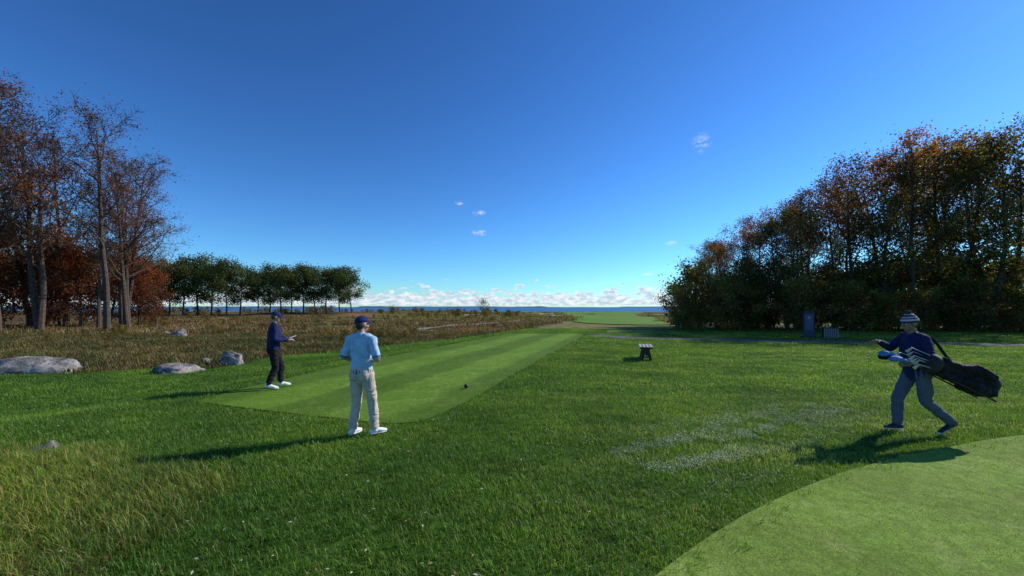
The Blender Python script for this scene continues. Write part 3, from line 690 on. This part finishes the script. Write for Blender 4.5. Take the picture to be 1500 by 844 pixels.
# ------------------------------------------------------------ objects
def boxm(name,parent,mat,c,s,bev=.006,rot=(0,0,0)):
    bm=bmesh.new(); bmesh.ops.create_cube(bm,size=1); 
    for v in bm.verts: v.co=Vector((v.co.x*s[0],v.co.y*s[1],v.co.z*s[2]))
    bmesh.ops.bevel(bm,geom=bm.edges[:],offset=bev,segments=2,affect='EDGES')
    me=bpy.data.meshes.new(name); bm.to_mesh(me); bm.free(); me.materials.append(mat); o=obj(name,me,parent,c); o.rotation_euler=rot; return o
m_slat=simple('weathered_slat',(.32,.31,.30),.7,.15,12,.3,60); m_fr=simple('black_frame',(.015,.015,.017),.5,.2)
bench=empty('park_bench',(4.83,14.4,hgt(4.8,14.4)),-.27)
for i in range(4): boxm('slat_%d'%i,bench,m_slat,(-.18+.12*i,0,.49),(.10,1.2,.03))
for k,yy in enumerate((-.45,.45)):
    for s_ in(-1,1): boxm('leg',bench,m_fr,(s_*.10,yy,.235),(.09,.08,.46),.005,(0,s_*-.22,0))
    boxm('crossbar',bench,m_fr,(0,yy,.445),(.42,.08,.05)); boxm('foot',bench,m_fr,(0,yy,.03),(.42,.085,.05))
boxm('stretcher',bench,m_fr,(0,0,.25),(.06,.82,.14))
tm=empty('tee_marker',(-1.05,9.1,hgt(-1.05,9.1)+.02))
B=Body(); B.ell((0,0,.06),(.05,.05,.048),'x',None,24); obj('ball',mesh_from('ball',B.V,B.F,[simple('marker_black',(.02,.016,.016),.35,.2)],True),tm)
B=Body(); B.tube([(0,0,-.03),(0,0,.02)],[.012,.016],(1,0,0),'x'); obj('spike',mesh_from('spike',B.V,B.F,[m_fr],True),tm)
ks=empty('hole_sign',(18.1,24.3,hgt(18,24.3)),-.35)
m_k=simple('sign_slate',(.025,.04,.075),.5,.15,6); m_kp=simple('sign_panel',(.035,.075,.15),.35,.2,8)
boxm('slab',ks,m_k,(0,0,.78),(.56,.12,1.56),.02); boxm('panel',ks,m_kp,(0,-.065,.95),(.44,.02,.95),.004); boxm('plinth',ks,m_fr,(0,0,.05),(.72,.3,.12),.01); boxm('cap',ks,m_k,(0,0,1.585),(.62,.17,.05),.01)
boxm('crest',ks,m_slat,(0,-.08,1.25),(.12,.012,.14),.004)
ws=empty('slatted_bin',(19.3,24.2,hgt(19.3,24.2)),-.3)
m_sl2=simple('grey_slat',(.22,.22,.22),.7,.15,12,.3,60)
for i in range(7): boxm('slat',ws,m_sl2,(-.33+.11*i,-.2,.3),(.07,.025,.58)); boxm('slat',ws,m_sl2,(-.33+.11*i,.2,.3),(.07,.025,.58))
boxm('lid',ws,m_fr,(0,0,.615),(.8,.48,.04)); boxm('core',ws,m_fr,(0,0,.3),(.70,.34,.54))
cx,cy=36.5,92
gc=empty('golf_cart',(cx,cy,hgt(cx,cy)+.1),.2)
m_cb=simple('cart_body',(.02,.02,.022),.4,.2)
boxm('chassis',gc,m_cb,(0,0,.42),(2.3,1.15,.22),.08); boxm('front_cowl',gc,m_cb,(-.95,0,.7),(.5,1.1,.5),.15); boxm('seat',gc,m_cb,(.25,0,.75),(.5,1.1,.35),.06); boxm('seat_back',gc,m_cb,(.5,0,1.1),(.12,1.1,.45),.04); boxm('bag_deck',gc,m_cb,(.95,0,.6),(.4,1.0,.3),.05)
boxm('roof',gc,m_cb,(0,0,1.85),(1.7,1.15,.07),.03)
for a,b_ in((-.7,-.5),(-.7,.5),(.6,-.5),(.6,.5)): boxm('post',gc,m_fr,(a,b_,1.3),(.04,.04,1.1),.008)
for a in(-.8,.8):
    for b_ in(-.55,.55):
        bm=bmesh.new(); bmesh.ops.create_cone(bm,cap_ends=True,segments=24,radius1=.24,radius2=.24,depth=.18); bmesh.ops.bevel(bm,geom=bm.edges[:],offset=.02,segments=1,affect='EDGES')
        me=bpy.data.meshes.new('wheel'); bm.to_mesh(me); bm.free(); me.materials.append(m_bkp); o=obj('wheel',me,gc,(a,b_,.24)); o.rotation_euler=(math.pi/2,0,0)
# ------------------------------------------------------------ sky, sun, camera
w=bpy.data.worlds.new('World'); sc.world=w; w.use_nodes=True; w.node_tree.nodes.clear(); t=NT(w.node_tree)
sky=t.add('ShaderNodeTexSky',sky_type='NISHITA',sun_disc=False,sun_elevation=math.radians(SUN_EL),sun_rotation=math.radians(SUN_AZ),altitude=0,air_density=1.0,dust_density=.1,ozone_density=2.5)
tc=t.add('ShaderNodeTexCoord').outputs['Generated']
sky1=t.mix(1.0,sky.outputs[0],(.042,.102,.20),'MULTIPLY')
gm=t.add('ShaderNodeGamma'); gm.inputs[1].default_value=1.4; t.L(sky1,gm.inputs[0])
vmx=t.add('ShaderNodeVectorMath',operation='MULTIPLY'); t.L(gm.outputs[0],vmx.inputs[0]); vmx.inputs[1].default_value=(27,14.2,7.7)
skyc=vmx.outputs[0]
sx=t.add('ShaderNodeSeparateXYZ'); t.L(tc,sx.inputs[0]); z=sx.outputs[2]
mp=t.add('ShaderNodeMapping'); mp.inputs['Scale'].default_value=(1,1,2.6); t.L(tc,mp.inputs['Vector']); dv=mp.outputs[0]
nb=t.noise(dv,32,7,.6); nlow=t.noise(dv,7,3)
top=t.math('ADD',.034,t.math('MULTIPLY',t.math('SUBTRACT',nlow,.5),.03))
rel=t.math('DIVIDE',z,top)
den=t.math('SUBTRACT',nb,t.math('MULTIPLY',rel,.20))
bank=t.mr(den,.26,.33); bank=t.math('MULTIPLY',bank,t.mr(z,.001,.007))
shade=t.mr(t.noise(dv,60,5,.6),.35,.65)
ccol=t.mix(shade,(5.0,6.2,7.8),(9.2,9.6,10))
haze=t.mix(t.math('MULTIPLY',bank,.92),skyc,ccol)
f=None
sn=t.mr(t.noise(dv,55,6,.65),.42,.62)
for px,py,rad,st in((673,298,9,.8),(702,312,12,.8),(702,341,14,.8),(983,357,11,1),(949,401,10,1),(1027,210,17,.4)):
    dr=Vector(((px-750)/583,1,(450-py)/583)); k=dr.length; dr.normalize()
    vm=t.add('ShaderNodeVectorMath',operation='SUBTRACT'); t.L(tc,vm.inputs[0]); vm.inputs[1].default_value=dr
    v2=t.add('ShaderNodeVectorMath',operation='MULTIPLY'); t.L(vm.outputs[0],v2.inputs[0]); v2.inputs[1].default_value=(1,1,2.2 if st!=.4 else .9)
    v3=t.add('ShaderNodeVectorMath',operation='LENGTH'); t.L(v2.outputs[0],v3.inputs[0])
    q=t.math('MULTIPLY',t.mr(v3.outputs['Value'],rad/583/k,0,0,st),sn); f=q if f is None else t.math('MAXIMUM',f,q)
fin=t.mix(f,haze,(8.5,9,9.5))
bg=t.add('ShaderNodeBackground'); bg.inputs[1].default_value=.10; t.L(fin,bg.inputs[0]); o=t.add('ShaderNodeOutputWorld'); t.L(bg.outputs[0],o.inputs[0])
ld=bpy.data.lights.new('sun','SUN'); ld.energy=5.0; ld.angle=math.radians(.5); ld.color=(1,.93,.82); lo=bpy.data.objects.new('sun',ld); link(lo)
az=math.radians(SUN_AZ); el=math.radians(SUN_EL); sd=Vector((math.sin(az)*math.cos(el),math.cos(az)*math.cos(el),math.sin(el)))
lo.rotation_euler=sd.to_track_quat('Z','Y').to_euler(); lo.location=sd*50
cd=bpy.data.cameras.new('camera'); cd.lens=14; cd.sensor_width=36; cd.shift_y=.0187; cd.clip_start=.05; cd.clip_end=60000
co=bpy.data.objects.new('camera',cd); co.location=(0,0,CAM_H); co.rotation_euler=(math.pi/2,0,0); link(co); sc.camera=co
